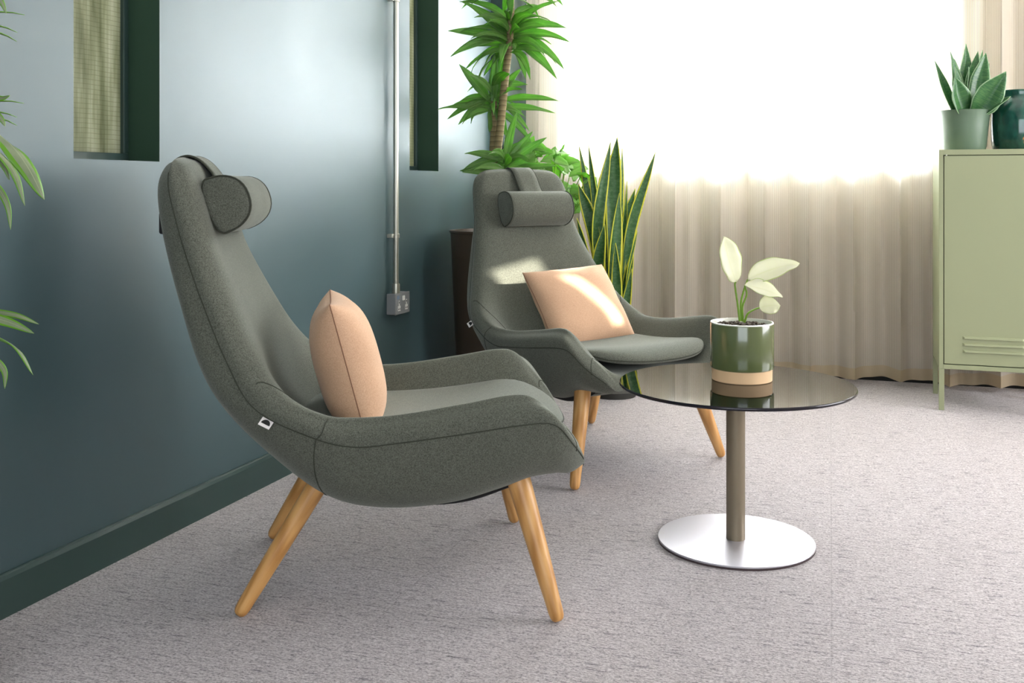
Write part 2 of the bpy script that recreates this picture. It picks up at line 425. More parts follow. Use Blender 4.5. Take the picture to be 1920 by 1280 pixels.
# ------------------------------------------------------------------ lounge chair
cmv = .01
ST = [  # per station: inner centre, inner mid, inner rim, rim top, seam, outer lower, outer centre   (cm; X forward, Y side, Z up)
 [(-52.5,0,107.2),(-52.5,10,107.1),(-52.5,15,106.7),(-52.6,17,106.2),(-52.8,18.2,105.4),(-52.5,10,107.1),(-52.5,0,107.2)],
 [(-49.2,0,105.6),(-49.2,11,105.4),(-49.6,17,104.8),(-51,19.6,103.9),(-52.8,20.6,103.2),(-55.4,13,104.9),(-55.8,0,105.4)],
 [(-47.2,0,101),(-47,12,101),(-47.6,18.6,100.6),(-49.3,21.2,100),(-52.5,21.8,99.4),(-56.6,15.5,100.4),(-57.2,0,101)],
 [(-44.8,0,94),(-44.8,12,94),(-45.2,19,94),(-47.6,22.2,94),(-51.2,22.4,94),(-56,17,94),(-57,0,94)],
 [(-42.2,0,85),(-42.1,13,85),(-42.6,20.2,85),(-45.2,23.4,85),(-48.5,23.4,85),(-54,18.5,85),(-55.6,0,85)],
 [(-37.6,0,75),(-37.4,14,75),(-38,22.6,75),(-40.8,26.4,74.5),(-44,26.5,74),(-50,22.5,73.5),(-52,0,73)],
 [(-33,0,62),(-32,16,61.8),(-30.8,27.6,61.4),(-33.2,31.6,60.6),(-37,31.7,60),(-44.2,27,58.6),(-47.4,0,57)],
 [(-30,0,51),(-28.2,18,50.8),(-24,31.8,53),(-26.4,35.8,52.6),(-30,35.9,50.3),(-37.8,29,48.6),(-42,0,46)],
 [(-24.5,0,41.5),(-21.8,19,42),(-15.6,32.8,48.2),(-16.2,36.4,47.8),(-17.8,37.5,44.3),(-27,30,38.4),(-33.5,0,36.5)],
 [(-14,0,36),(-12,20,36.4),(-8,32.2,46.8),(-8,35.8,46.5),(-8,37.5,41.8),(-14,29.4,28.6),(-22,0,28.5)],
 [(0,0,35),(1,20,35.4),(3,31.8,47.2),(3,35.4,47.2),(3,37.5,42.6),(-2,29.4,25.8),(-4,0,24)],
 [(15,0,36),(15.5,20,36.4),(17,31.2,49.2),(17.3,35,49.2),(17,37.5,44.3),(13.5,29.2,26.6),(13,0,24.3)],
 [(27,0,37),(27.5,20,37.2),(28,30.8,50.8),(28.6,34.4,50.9),(30,37.3,46),(25.5,29,29.6),(26,0,27.2)],
 [(34,0,37.2),(34.2,19.5,37.4),(33.4,30.6,49.6),(34.4,34.2,50),(37.2,36.6,45.8),(32.5,28.5,31.8),(35,0,29.8)],
 [(40.5,0,36.8),(39.8,18.5,37),(38.4,28.2,44),(39.6,31,44.8),(41.8,33,40.6),(38.5,27,32.2),(41,0,31)],
 [(45,0,35.8),(43.6,17,36),(43,24.2,38.6),(43.8,26.2,38.8),(45.2,27,35.4),(42.6,23.2,31.4),(45,0,30.8)],
 [(47.4,0,32.8),(46.4,14,32.8),(45.8,19.5,32.8),(45.7,22,32.8),(45.7,23.2,32.6),(46.4,14,32.8),(47.4,0,32.8)],
]
ST = [[Vector(p)*cmv for p in r] for r in ST]
def mir(p): return Vector((p.x, -p.y, p.z))
def surf(s, t):
    """s 0..16 along the chair, t 0..6 across the half section; t<0 allowed on mirrored side via y sign"""
    i = min(int(s), len(ST)-2); fs = s-i
    def row(k):
        if k < 0: return [2*a-b for a, b in zip(ST[0], ST[1])]
        if k >= len(ST): return [2*a-b for a, b in zip(ST[-1], ST[-2])]
        return ST[k]
    def col(rw):
        j = min(int(t), 5); ft = t-j
        P = [mir(rw[1])]+list(rw)+[mir(rw[5])]
        return cr(P[j], P[j+1], P[j+2], P[j+3], ft)
    return cr(col(row(i-1)), col(row(i)), col(row(i+1)), col(row(i+2)), fs)
def surf_n(s, t):
    e = .02; a = surf(min(s+e, 15.98), t)-surf(max(s-e, 0), t); b = surf(s, min(t+e, 6))-surf(s, max(t-e, 0))
    n = a.cross(b); n.normalize(); return n
def seam_curve(mb, sts, side, r=.0011, off=.0002):
    pts = []
    for s, t in sts:
        p = surf(s, t); n = surf_n(s, t)
        c = Vector((p.x, p.y*0, p.z))
        pts.append(Vector((p.x, side*p.y, p.z)))
    mb.tube(pts, r, 6)
def D_section(hh, dd, n=36, ex=2.3):
    """D shape in (forward, up): flat towards the back"""
    out = []
    for k in range(n):
        a = 2*math.pi*k/n; c, s_ = math.cos(a), math.sin(a)
        x = (abs(c)**(2/ex))*(dd if c > 0 else dd*.28)*(1 if c > 0 else -1); z = (abs(s_)**(2/ex))*hh*(1 if s_ > 0 else -1)
        out.append((x, z))
    return out
def make_chair(label, pz_, px_, tilt_):
    root = thing('lounge_chair', label, 'armchair')
    ns, nt = 7, 7
    NS = (len(ST)-1)*ns; rows = []
    for i in range(NS+1):
        s = i/ns; half = [surf(s, j/nt) for j in range(6*nt+1)]
        full = half+[mir(p) for p in half[1:-1]][::-1]
        rows.append(full)
    mb = MB(); mb.grid(rows, closed_u=True)
    shell = mb.build('upholstered_shell', M['wool'], root, merge=.0004, angle=180)
    sm = MB()
    for side in (1, -1):
        seam_curve(sm, [(1+.1*k, 4.0) for k in range(0, 141)], side, .0016)
        seam_curve(sm, [(8.15+.85*(k/20)**1.3, 4+1.15*k/20) for k in range(21)], side, .0014)
        seam_curve(sm, [(8.15+.1*k/8, 4-1.2*k/8) for k in range(9)], side, .0013)
        seam_curve(sm, [(6.55+.2*math.sin(k/24*3.14)*-1+1.75*(k/24)**1.6, 3.1-1.9*(k/24)) for k in range(25)], side, .0014)
        seam_curve(sm, [(14.3, 1.9+2.2*k/12) for k in range(13)], side, .0015)
    sm.build('piping', M['seam'], shell)
    # dark underframe
    ub = MB()
    for side in (1, -1):
        ub.tube(spline([(-.20, .20*side, .33), (-.05, .205*side, .262), (.15, .215*side, .255), (.31, .225*side, .305)], 6), .017, 8)
    ub.tube([(.29, -.235, .30), (.29, .235, .30)], .016, 8); ub.tube([(-.17, -.20, .31), (-.17, .20, .31)], .016, 8)
    ub.build('underframe', M['black'], root)
    for (a, b, r1) in (((-.172, .18, .335), (-.364, .262, .004), .0255), ((-.150, -.20, .335), (-.355, -.262, .004), .0255), ((.268, .245, .335), (.334, .350, .004), .0295), ((.290, -.245, .335), (.383, -.348, .004), .0295)):
        a, b = Vector(a), Vector(b); L = (a-b).length
        lm = MB(); pr = [(.003, 0), (.0085, .0008), (.0130, .004), (.0162, .011), (.0175, .022), (.0183, .05)]
        pr += [(.0183+(r1-.0183)*((z-.05)/(L-.05))**.8, z) for z in [.05+(L-.05)*k/8 for k in range(1, 9)]]
        lm.lathe(pr, n=28)
        q = (a-b).to_track_quat('Z', 'Y')
        lg = lm.build('leg', M['oak'], root); lg.location = b+Vector((0, 0, .0)); lg.rotation_mode = 'QUATERNION'; lg.rotation_quaternion = q
    # loose seat pad
    pm = MB(); n = 22; rows = []
    def pad(u, v):     # u -1..1 across, v 0..1 back to front
        wv = .235+.045*math.sin(min(1, v*1.25)*math.pi/2)-.0*v
        x = -.255+.685*v; 
        rr = 1-abs(u)**6
        fr = 1-(abs(2*v-1))**9
        wv *= (1-.25*max(0, (v-.75)/.25)**3)
        x -= .05*abs(u)**3*max(0, v-.5)*2
        zb = .405-.02*math.sin(math.pi*min(1, v*1.1))+.028*v+.012*u*u
        zb -= .028*max(0, (v-.8)/.2)**2
        return x, wv*u, zb, max(0, rr*fr)**.45
    top = []; bot = []
    us_ = [math.sin((-1+2*i/n)*math.pi/2) for i in range(n+1)]; vs_ = [.5+.5*math.sin((-1+2*j/28)*math.pi/2) for j in range(29)]
    for v in vs_:
        ra = []; rb = []
        for u in us_:
            x, y, z, e = pad(u, v); ra.append((x, y, z+.020*e)); rb.append((x, y, z-.026*e))
        top.append(ra); bot.append(rb)
    pm.grid(top); pm.grid(bot)
    pad_o = pm.build('seat_pad', M['wool'], root, merge=.0006, angle=180)
    ed = MB(); per = []
    per += [pad(u, 0)[:3] for u in us_]+[pad(1, v)[:3] for v in vs_[1:]]+[pad(u, 1)[:3] for u in us_[::-1][1:]]+[pad(-1, v)[:3] for v in vs_[::-1][1:]]
    ed.tube(per, .0022, 6, cap=False); ed.build('pad_piping', M['seam'], pad_o)
    # neck pillow: D section bolster leaning on the back
    hp = MB(); sec = D_section(.071, .084); L = .150; tilt = R(tilt_)
    hb = Vector((px_, 0, pz_))
    def put(x, y, z):
        return hb+Vector((x*math.cos(tilt)+z*math.sin(tilt), y, -x*math.sin(tilt)+z*math.cos(tilt)))
    rows = []
    for y, k in ((-L, .0), (-L-.002, .55), (-L-.001, .88), (-L+.004, .975), (-L+.014, 1.0), (-.05, 1.0), (.05, 1.0), (L-.014, 1.0), (L-.004, .975), (L+.001, .88), (L+.002, .55), (L, 0)):
        rows.append([put(x*max(k, .001), y, z*max(k, .001)) for x, z in sec])
    hp.grid(rows, closed_u=True)
    hpo = hp.build('neck_pillow', M['wool'], root, merge=.0003, angle=180)
    for sd in (-1, 1):
        pp = MB(); pts = [put(x*.985, sd*(L-.003), z*.985) for x, z in sec]; pp.tube(pts+[pts[0]], .0022, 6, cap=False)
        pp.build('pillow_piping', M['seam'], hpo)
    # strap over the top and the weight hanging behind
    sb = MB(); path = spline([(px_+.012, 0, pz_+.045), (px_-.012+(1.03-pz_)*-.12, 0, (pz_+.05)*.5+.517), (-.463, 0, 1.036), (-.490, 0, 1.064), (-.522, 0, 1.0765), (-.553, 0, 1.064), (-.572, 0, 1.03), (-.576, 0, .97), (-.576, 0, .90)], 6)
    rows = []
    for p in path:
        wd = .052
        rows.append([(p.x, -wd, p.z), (p.x, -wd*.5, p.z), (p.x, wd*.5, p.z), (p.x, wd, p.z)])
    sb.grid(rows); sb.build('strap', M['wool'], hpo, solid=.004)
    se = MB()
    for sd in (-1, 1): se.tube([(p.x, sd*.052, p.z) for p in path], .0028, 6)
    se.build('strap_piping', M['seam'], hpo)
    MB().box((-.590, -.065, .880), (-.572, .065, .935)).build('counterweight', M['black'], root, bevel=.006)
    # woven label on the seam: white with a dark half disc
    for side in (-1,):
        c = surf(7.30, 4.05); c = Vector((c.x, side*c.y, c.z)); tdir = surf(7.75, 4)-surf(7.15, 4); tdir = Vector((tdir.x, side*tdir.y, tdir.z)).normalized()
        outv = Vector((-.30, side*.75, -.60)); outv = (outv-tdir*outv.dot(tdir)).normalized(); nn = tdir.cross(outv).normalized()
        tb = MB(); w2, h2, th = .0195, .0125, .0009
        def tp(a, b, e): return c+tdir*a+outv*b+nn*e
        q = [tp(sa*w2*.7, sb_*h2+.009, e) for e in (-th, th) for sb_ in (-1, 1) for sa in (-1, 1)]
        tb.v += q
        for k in ((0, 2, 3, 1), (4, 5, 7, 6), (0, 1, 5, 4), (2, 6, 7, 3), (0, 4, 6, 2), (1, 3, 7, 5)): tb.face(k)
        to = tb.build('care_label', M['label_white'], shell, smooth=False)
        hd = MB()
        for e in (-th-.0004, th+.0004):
            o = len(hd.v); hd.v += [tp(.0105*math.cos(math.pi*k/14), .0145-.0125*math.sin(math.pi*k/14), e) for k in range(15)]; hd.face(range(o, o+15))
        hd.build('label_mark', M['black'], to, smooth=False, recalc=False)
    return root
ch1 = make_chair('grey-green high-backed lounge chair seen side-on, nearest the camera beside the dark wall', .952, -.430, -20)
ch1.location = (-1.141, 2.40, 0); ch1.rotation_euler.z = R(23)
ch2 = make_chair('grey high-backed lounge chair facing the glass table, in front of the tall plants', .905, -.408, -17)
ch2.location = (-.960, 3.725, 0); ch2.rotation_euler.z = R(-39.5)
for c in (ch1, ch2): c['group'] = 'high-backed lounge chairs'

# ------------------------------------------------------------------ throw cushions
def cushion(label, wd, ht, thick, Mx, seed):
    rnd = random.Random(seed); n = 30; h = wd/2; hz = ht/2
    root = None
    def P(u, v, sd):
        # pillow outline: slightly pinched edges, pointed corners
        k = 1-.045*(1-abs(v)**2.2) if True else 1
        x = h*u*(1-.055*(1-v*v)); z = hz*v*(1-.055*(1-u*u))
        e = max(0, (1-abs(u)**3.4)*(1-abs(v)**3.4))**.48
        e = e*(.82+.18*(1-(u*u+v*v)/2))
        wr = .004*math.sin(9*v+3*u+seed)*abs(u)**2+.003*math.sin(13*u-4*v+seed*2)*abs(v)**2
        return Vector((sd*(thick/2*e+wr*e), x, z))
    us_ = [math.sin((-1+2*i/n)*math.pi/2) for i in range(n+1)]
    mb = MB()
    for sd in (1, -1): mb.grid([[P(u, v, sd) for u in us_] for v in us_])
    o = mb.build('throw_cushion', M['blush'], None, merge=.0004, angle=180)
    o.matrix_world = Mx; tag(o, label, 'cushion', 'blush throw cushions')
    pp = MB(); per = [P(u, -1, 1) for u in us_]+[P(1, v, 1) for v in us_[1:]]+[P(u, 1, 1) for u in us_[::-1][1:]]+[P(-1, v, 1) for v in us_[::-1][1:]]
    pp.tube(per, .0016, 6, cap=False); pp.build('cushion_seam', M['blush_seam'], o)
    return o
def chair_mat(loc, rz, p, tilt, roll, yaw=0):
    return Matrix.Translation(loc) @ Matrix.Rotation(rz, 4, 'Z') @ Matrix.Translation(p) @ Matrix.Rotation(R(yaw), 4, 'Z') @ Matrix.Rotation(R(tilt), 4, 'Y') @ Matrix.Rotation(R(roll), 4, 'X')
cushion('blush pink square cushion standing on edge in the side-on chair', .37, .36, .17, chair_mat((-1.141, 2.40, 0), R(23), (-.128, .02, .538), -15, 0, 6), 1)
cushion('blush pink square cushion leaning in the chair that faces the glass table', .39, .35, .15, chair_mat((-.960, 3.725, 0), R(-39.5), (-.125, .035, .530), -36, 3, 0), 2)

# ------------------------------------------------------------------ round glass side table
TX, TY, TH = -.330, 2.900, .447
t = thing('side_table', 'round smoked glass side table on a metal post and disc foot', 'table', (TX, TY, 0))
n = 96
MB().lathe([(.214, .004), (.217, .006), (.217, .008), (.2155, .010)], n=n).build('base_plate', M['plate'], t, angle=30)
MB().lathe([(.2165, 0), (.2172, .002), (.2172, .0045)], n=n).build('base_rim', M['plate_edge'], t, angle=30)
MB().lathe([(.0262, .010), (.0262, TH-.018), (.055, TH-.016), (.055, TH-.0095)], n=40).build('post', M['post'], t, angle=30)
gt = MB().lathe([(.3235, TH-.009), (.3235, TH)], n=n, cap0=True, cap1=True)
gt.build('glass_top', M['smoked'], t, angle=30)
ge = MB().lathe([(.3236, TH-.009), (.3255, TH-.0078), (.3262, TH-.0045), (.3255, TH-.0012), (.3236, TH)], n=n, cap0=False, cap1=False)
ge.build('glass_rim', M['glass_edge'], t, angle=80)

# ------------------------------------------------------------------ leaf helper
def leaf(mb, base, d, up, L, W, droop=.3, fold=.25, wid=None, twist=0, nseg=12, nu=5, wave=0, seed=0):
    """ribbon leaf; d start direction, droop turns it down along its length"""
    base = Vector(base); d = Vector(d).normalized(); p = base.copy(); rows = []; uvs = []
    upv = Vector(up); side = d.cross(upv)
    if side.length < 1e-3: side = d.cross(Vector((1, .3, 0)))
    side.normalize()
    if wid is None: wid = lambda v: math.sin(math.pi*min(1, max(0, v))**.72)**.8 if 0 < v < 1 else 0
    for i in range(nseg+1):
        v = i/nseg; wv = W/2*max(wid(v), .012)
        sd = Matrix.Rotation(twist*v+.12*math.sin(v*7+seed), 3, d) @ side
        nrm = sd.cross(d).normalized(); r = []; u_ = []
        for k in range(nu):
            u = -1+2*k/(nu-1)
            r.append(p+sd*(wv*u)+nrm*(fold*wv*abs(u)+wave*W*math.sin(v*17+seed+u*2)*abs(u)))
            u_.append((.5+u/2, v))
        rows.append(r); uvs.append(u_)
        ang = droop/nseg
        ax = d.cross(Vector((0, 0, -1)))
        if ax.length > 1e-3: d = Matrix.Rotation(ang, 3, ax.normalized()) @ d
        p = p+d*(L/nseg)
    mb.grid(rows, uvs=uvs); return p
def pxdir(dx, dz, dep=0):
    """direction from picture-plane right/up and depth components, as a world vector"""
    th = math.atan(652/1900); r = Vector((math.cos(th), math.sin(th), 0)); f = Vector((-math.sin(th), math.cos(th), 0))
    return r*dx+Vector((0, 0, dz))+f*dep

# ------------------------------------------------------------------ plant pot on the side table
gp = Vector((.0, .0, 0))
th = math.atan(652/1900); _Z = 2.90; _X = (1391-960)/1900*_Z
PX, PY = _X*math.cos(th)-_Z*math.sin(th), _X*math.sin(th)+_Z*math.cos(th)
p = thing('potted_arrowhead_plant', 'white-leaved arrowhead plant in glossy green pot on the glass table', 'plant', (PX, PY, TH+.0004))
MB().lathe([(.083, .0), (.0848, .002), (.0852, .034)], n=64).build('pot_base', M['cream_clay'], p, angle=30)
MB().lathe([(.085, .0335), (.0885, .036), (.0895, .041), (.0895, .160), (.0885, .1625)], n=64, cap0=True, cap1=False).build('pot', M['green_glaze'], p, angle=40)
MB().lathe([(.0888, .1622), (.0880, .1652), (.0850, .1655), (.0835, .163), (.0832, .140)], n=64, cap0=False, cap1=False).build('pot_rim', M['white_rim'], p, angle=50)
so = MB(); so.lathe([(.0835, .150), (.06, .152), (.03, .153), (.001, .153)], n=40, cap0=False)
rnd = random.Random(3)
for k in range(150):
    a = rnd.random()*6.283; r_ = .079*rnd.random()**.5; s_ = .003+.0035*rnd.random()
    so.lathe([(s_*.4, 0), (s_, s_*.5), (s_*.9, s_*1.1), (s_*.3, s_*1.4)], (r_*math.cos(a), r_*math.sin(a), .151), n=6)
so.build('soil', M['soil'], p, angle=30)
def arrow(v):   # spearhead outline
    return (min(1, v/.10)**.6)*(1-v)**.62*1.25 if v < 1 else 0
def arrow2(v):
    return math.sin(math.pi*min(1, v**.85))**.75
def px_local(px, py, dep=0.0):
    """where a pixel falls on the vertical plane through the pot, relative to the pot foot"""
    z = _Z+dep; X = (px-960)/1900*z-_X
    h = 1-(py-349)/1900*z
    v = pxdir(X, 0, dep); return Vector((v.x, v.y, h-TH))
def stalk_leaf(base_px, pts_px, leaf_base, leaf_tip, W, fold, droop, wid, dep0, dep1, side_tilt, nm):
    st = [px_local(*base_px)]+[px_local(a, b, dep0) for a, b in pts_px]+[px_local(*leaf_base, dep0)]
    sp_ = spline(st, 5); m_ = MB().tube(sp_, [.0034-.0014*i/len(sp_) for i in range(len(sp_))], 8)
    so_ = m_.build('stalk', M['stalk'], p)
    a = px_local(*leaf_base, dep0); b = px_local(*leaf_tip, dep1); d = (b-a); L = d.length
    lb = MB(); leaf(lb, a, (d.normalized()+Vector((0, 0, droop*.5))), pxdir(*side_tilt), L*1.03, W, droop, fold, wid, 0, 20, 7, .028, L*40)
    lb.build('leaf', M['white_leaf'], so_, solid=.0008, angle=180)
stalk_leaf((1387, 602), [(1383, 570), (1378, 535)], (1380, 529), (1352, 448), .084, .25, -.25, arrow2, .0, -.02, (.5, .2, -1), 0)
stalk_leaf((1391, 602), [(1389, 570), (1396, 540)], (1402, 524), (1496, 492), .068, .35, .35, arrow2, .01, .0, (-.1, .55, -.8), 1)
stalk_leaf((1393, 602), [(1392, 575), (1400, 553)], (1396, 535), (1466, 556), .056, .35, .3, arrow2, -.02, -.02, (.1, .8, -.8), 2)
stalk_leaf((1396, 604), [(1402, 588), (1415, 580)], (1424, 577), (1462, 572), .060, .25, .35, arrow2, -.015, -.03, (.0, .6, -1), 3)

# ------------------------------------------------------------------ locker cabinet with pot and vase
cx0, cx1, cy0, cy1, cz0, cz1 = .335, .785, 4.905, 5.305, .185, 1.163
c = thing('metal_locker_cabinet', 'sage green metal locker cabinet on thin legs in front of the curtain', 'cabinet', ((cx0+cx1)/2, (cy0+cy1)/2, 0))
def L_(x, y, z): return (x-(cx0+cx1)/2, y-(cy0+cy1)/2, z)
fw = .018
body = MB().box(L_(cx0, cy0+.004, cz0), L_(cx1, cy1, cz0+.012)).box(L_(cx0, cy0+.004, cz1-.02), L_(cx1, cy1, cz1)).box(L_(cx0, cy0+.004, cz0+.012), L_(cx0+.012, cy1, cz1-.02)).box(L_(cx1-.012, cy0+.004, cz0+.012), L_(cx1, cy1, cz1-.02)).box(L_(cx0+.012, cy1-.012, cz0+.012), L_(cx1-.012, cy1, cz1-.02))
body.box(L_(cx0, cy0, cz0), L_(cx0+fw, cy0+.004, cz1)).box(L_(cx1-fw, cy0, cz0), L_(cx1, cy0+.004, cz1)).box(L_(cx0+fw, cy0, cz1-.024), L_(cx1-fw, cy0+.004, cz1)).box(L_(cx0+fw, cy0, cz0), L_(cx1-fw, cy0+.004, cz0+.02))
body.build('body', M['sage'], c, smooth=False, bevel=.0015)
MB().box(L_(cx0+fw, cy0+.010, cz0+.02), L_(cx1-fw, cy0+.014, cz1-.024)).build('door_recess', M['gap'], c, smooth=False)
dm = MB(); g_ = .0035
dm.box(L_(cx0+fw+g_, cy0+.0005, cz0+.02+g_), L_(cx1-fw-g_, cy0+.010, cz1-.024-g_))
door = dm.build('door', M['sage'], c, smooth=False, bevel=.0015)
for z in (.335, .305, .275):
    vm = MB(); x0, x1 = .432, .680
    pr = [(0, 0), (-.006, -.004), (-.0075, -.011), (-.001, -.0125)]
    for x, k in ((x0, .15), (x0+.008, 1), (x1-.008, 1), (x1, .15)): vm.v += [L_(x, cy0+.0005+a*k, z+b) for a, b in pr]
    for i in range(3):
        for j in range(3): vm.face((i*4+j, i*4+j+1, (i+1)*4+j+1, (i+1)*4+j))
    vm.face((0, 1, 2, 3)); vm.face((12, 13, 14, 15))
    vm.build('louvre', M['sage'], door, smooth=False)
MB().lathe([(.004, 0), (.004, .004)], n=12).build('hinge_pin', M['galv'], c, loc=L_(cx0+fw+.012, cy0-.001, cz1-.0265))
for (x, y) in ((cx0, cy0), (cx1-.022, cy0), (cx0, cy1-.022), (cx1-.022, cy1-.022)):
    MB().box(L_(x, y, 0), L_(x+.022, y+.022, cz0)).build('leg', M['sage'], c, smooth=False, bevel=.001)

def world_at(px, Z): 
    X = (px-960)/1900*Z; return X*math.cos(th)-Z*math.sin(th), X*math.sin(th)+Z*math.cos(th)
x, y = world_at(1808.5, 4.74)
pz = thing('potted_birds_nest_snake_plant', 'small stubby snake plant in a matt sage pot on the green cabinet', 'plant', (x, y, cz1))
MB().lathe([(.080, 0), (.088, .004), (.094, .02), (.104, .12), (.1115, .188), (.1125, .190), (.109, .190), (.103, .17)], n=56, cap1=False).build('pot', M['sage_pot'], pz, angle=35)
MB().lathe([(.1035, .168), (.05, .172), (.001, .173)], n=40, cap0=False).build('soil', M['soil'], pz)
def hahn(v): return min(1, .42+1.9*v)*(.78+.22*math.sin(math.pi*min(1, v*1.3)))*(1 if v < .55 else max(0, 1-((v-.55)/.45)**1.9))
HZ = 4.74
for (bx, bdep, tx, ty, tdep, W, dr, tw, sidev) in [
    (1795, .02, 1750, 115, .02, .045, -.3, .4, (0, .2, -1)), (1800, -.02, 1776, 97, 0, .075, -.25, .5, (.3, .2, -1)),
    (1793, -.06, 1772, 145, -.10, .105, -.1, .0, (.2, .2, -1)), (1812, .04, 1820, 82, .05, .080, .0, .4, (0, .2, -1)),
    (1806, -.02, 1811, 125, -.03, .05, 0, .5, (.6, .2, -1)), (1815, .0, 1838, 95, .03, .07, .1, -.3, (-.2, .2, -1)),
    (1818, -.03, 1842, 98, -.02, .095, .15, .1, (-.1, .2, -1)), (1822, .02, 1855, 117, .02, .075, .2, .5, (-.3, .2, -1)),
    (1815, -.06, 1860, 132, -.12, .125, .2, .2, (0, .3, -1)), (1826, -.06, 1866, 176, -.13, .045, .5, .6, (-.3, .9, -.6)),
    (1806, .03, 1800, 110, .06, .06, 0, 0, (0, .2, -1)), (1824, .04, 1852, 93, .06, .05, .1, .3, (0, .2, -1)),
    (1798, .01, 1784, 128, -.04, .07, -.1, .3, (.2, .2, -1))]:
    def LP(px, py, dep):
        Z = HZ+dep; X = (px-1808.5)/1900*HZ; v = pxdir(X, 0, dep); return Vector((v.x, v.y, 1-(py-349)/1900*Z-cz1))
    a = LP(1808.5+(bx-1808.5)*.75, 0, bdep*.8); a.z = .150; b = LP(tx, ty, tdep); d = b-a
    m_ = MB(); leaf(m_, a, d.normalized(), pxdir(*sidev), d.length, W, dr*.3, .45, hahn, tw, 14, 7)
    m_.build('leaf', M['snake_small'], pz, solid=.003, angle=180)

x, y = world_at(1913, 4.70)
v = MB().lathe([(.100, 0), (.110, .003), (.118, .012), (.124, .05), (.126, .12), (.124, .175), (.115, .212), (.097, .235), (.090, .245), (.088, .262), (.092, .276), (.090, .280), (.084, .276), (.081, .25), (.10, .2), (.10, .05), (.001, .03)], n=56, cap0=True, cap1=False)
tag(v.build('glazed_vase', M['vase'], None, angle=60, loc=(x, y, cz1)), 'dark teal glazed vase with brown flecks at the right edge of the cabinet top', 'vase')

# ------------------------------------------------------------------ conduit and socket
cy_ = 3.905
cd = thing('steel_conduit', 'vertical galvanised steel conduit running down the dark wall to the socket', 'conduit', (XW, cy_, .535))
MB().lathe([(.0115, .04), (.0115, ZC-.535)], n=24).build('tube', M['galv'], cd, loc=(.028, 0, 0))
MB().lathe([(.0165, 0.0), (.0165, .048), (.0155, .052)], n=24).build('coupler', M['galv'], cd, loc=(.028, 0, 0))
for z in (.79, 1.79):
    cl = MB(); cl.lathe([(.0150, -.009), (.0150, .009)], (.028, 0, z-.535), 20); 
    cl.box((.0, -.030, z-.535-.008), (.018, -.010, z-.535+.008)); cl.lathe([(.007, -.008), (.0075, 0), (.007, .008)], (.022, -.024, z-.535), 12)
    cl.build('saddle_clip', M['galv'], cd, smooth=True, bevel=.001)
sk = thing('double_wall_socket', 'grey metal double wall socket with white inserts at the foot of the conduit', 'socket', (XW, 3.935, .502))
MB().box((0, -.066, -.044), (.040, .066, .044)).build('back_box', M['socket_metal'], sk, bevel=.004, smooth=False)
MB().box((.040, -.071, -.045), (.045, .071, .045)).build('face_plate', M['socket_metal'], sk, bevel=.003, smooth=False)
for s_ in (-1, 1):
    g1 = MB(); y0 = .036*s_
    g1.box((.045, y0-.013, -.030), (.0462, y0+.013, -.008)).box((.045, y0-.005, -.008), (.0462, y0+.005, .014))
    g1o = g1.build('outlet_insert', M['socket_white'], sk, smooth=False, bevel=.0008)
    for a_, b_, c_, d_ in ((-.0085, -.0035, -.024, -.019), (.0035, .0085, -.024, -.019), (-.002, .002, .002, .010)):
        MB().box((.0462, y0+a_, c_), (.0467, y0+b_, d_)).build('pin_hole', M['black'], g1o, smooth=False)
rk = MB().box((.045, -.008, .012), (.050, .014, .032)); rk.build('rocker_switch', M['socket_white'], sk, smooth=False, bevel=.002)
MB().box((.045, -.056, .020), (.0456, -.032, .036)).build('rating_mark', M['blue_mark'], sk, smooth=False)

# ------------------------------------------------------------------ tall cane plant in a planter behind the second chair
x, y = world_at(935, 4.75)
def planter(name, root, r0, r1, h, mat):
    MB().lathe([(r0*.97, 0), (r0, .01), (r1, h-.015), (r1+.006, h-.008), (r1+.006, h), (r1-.012, h), (r1-.018, h-.04)], n=48, cap1=False).build(name, mat, root, angle=35)
    MB().lathe([(r1-.016, h-.035), (r1*.5, h-.02), (.001, h-.018)], n=40, cap0=False).build('soil', M['soil'], root)
dr = thing('potted_corn_plant', 'tall green cane plant in a dark brown planter in the far corner', 'plant', (x, y, 0))
planter('planter', dr, .19, .225, .795, M['brown_pot'])
DZ = 4.75
def DP(px, py, dep=0):
    Z = DZ+dep; X = (px-935)/1900*DZ; v_ = pxdir(X, 0, dep); return Vector((v_.x, v_.y, 1-(py-349)/1900*Z))
s1 = spline([DP(925, 425), DP(927, 330), DP(938, 240), DP(948, 140), DP(957, 60), DP(958, -60), DP(955, -160)], 8)
MB().tube(s1, [.022-.008*i/len(s1) for i in range(len(s1))], 12).build('cane', M['cane'], dr)
s2 = spline([DP(918, 425, .05), DP(922, 320, .05), DP(926, 240, .04), DP(926, 190, .03)], 8)
MB().tube(s2, [.019-.003*i/len(s2) for i in range(len(s2))], 12).build('cane', M['cane'], dr)
s3 = spline([DP(950, 425, -.06), DP(950, 360, -.06), DP(948, 318, -.05)], 6)
MB().tube(s3, .016, 12).build('cane', M['cane'], dr)
def drac(v): return min(1, .26+1.9*v)*max(0, 1-v**2.8)**.9
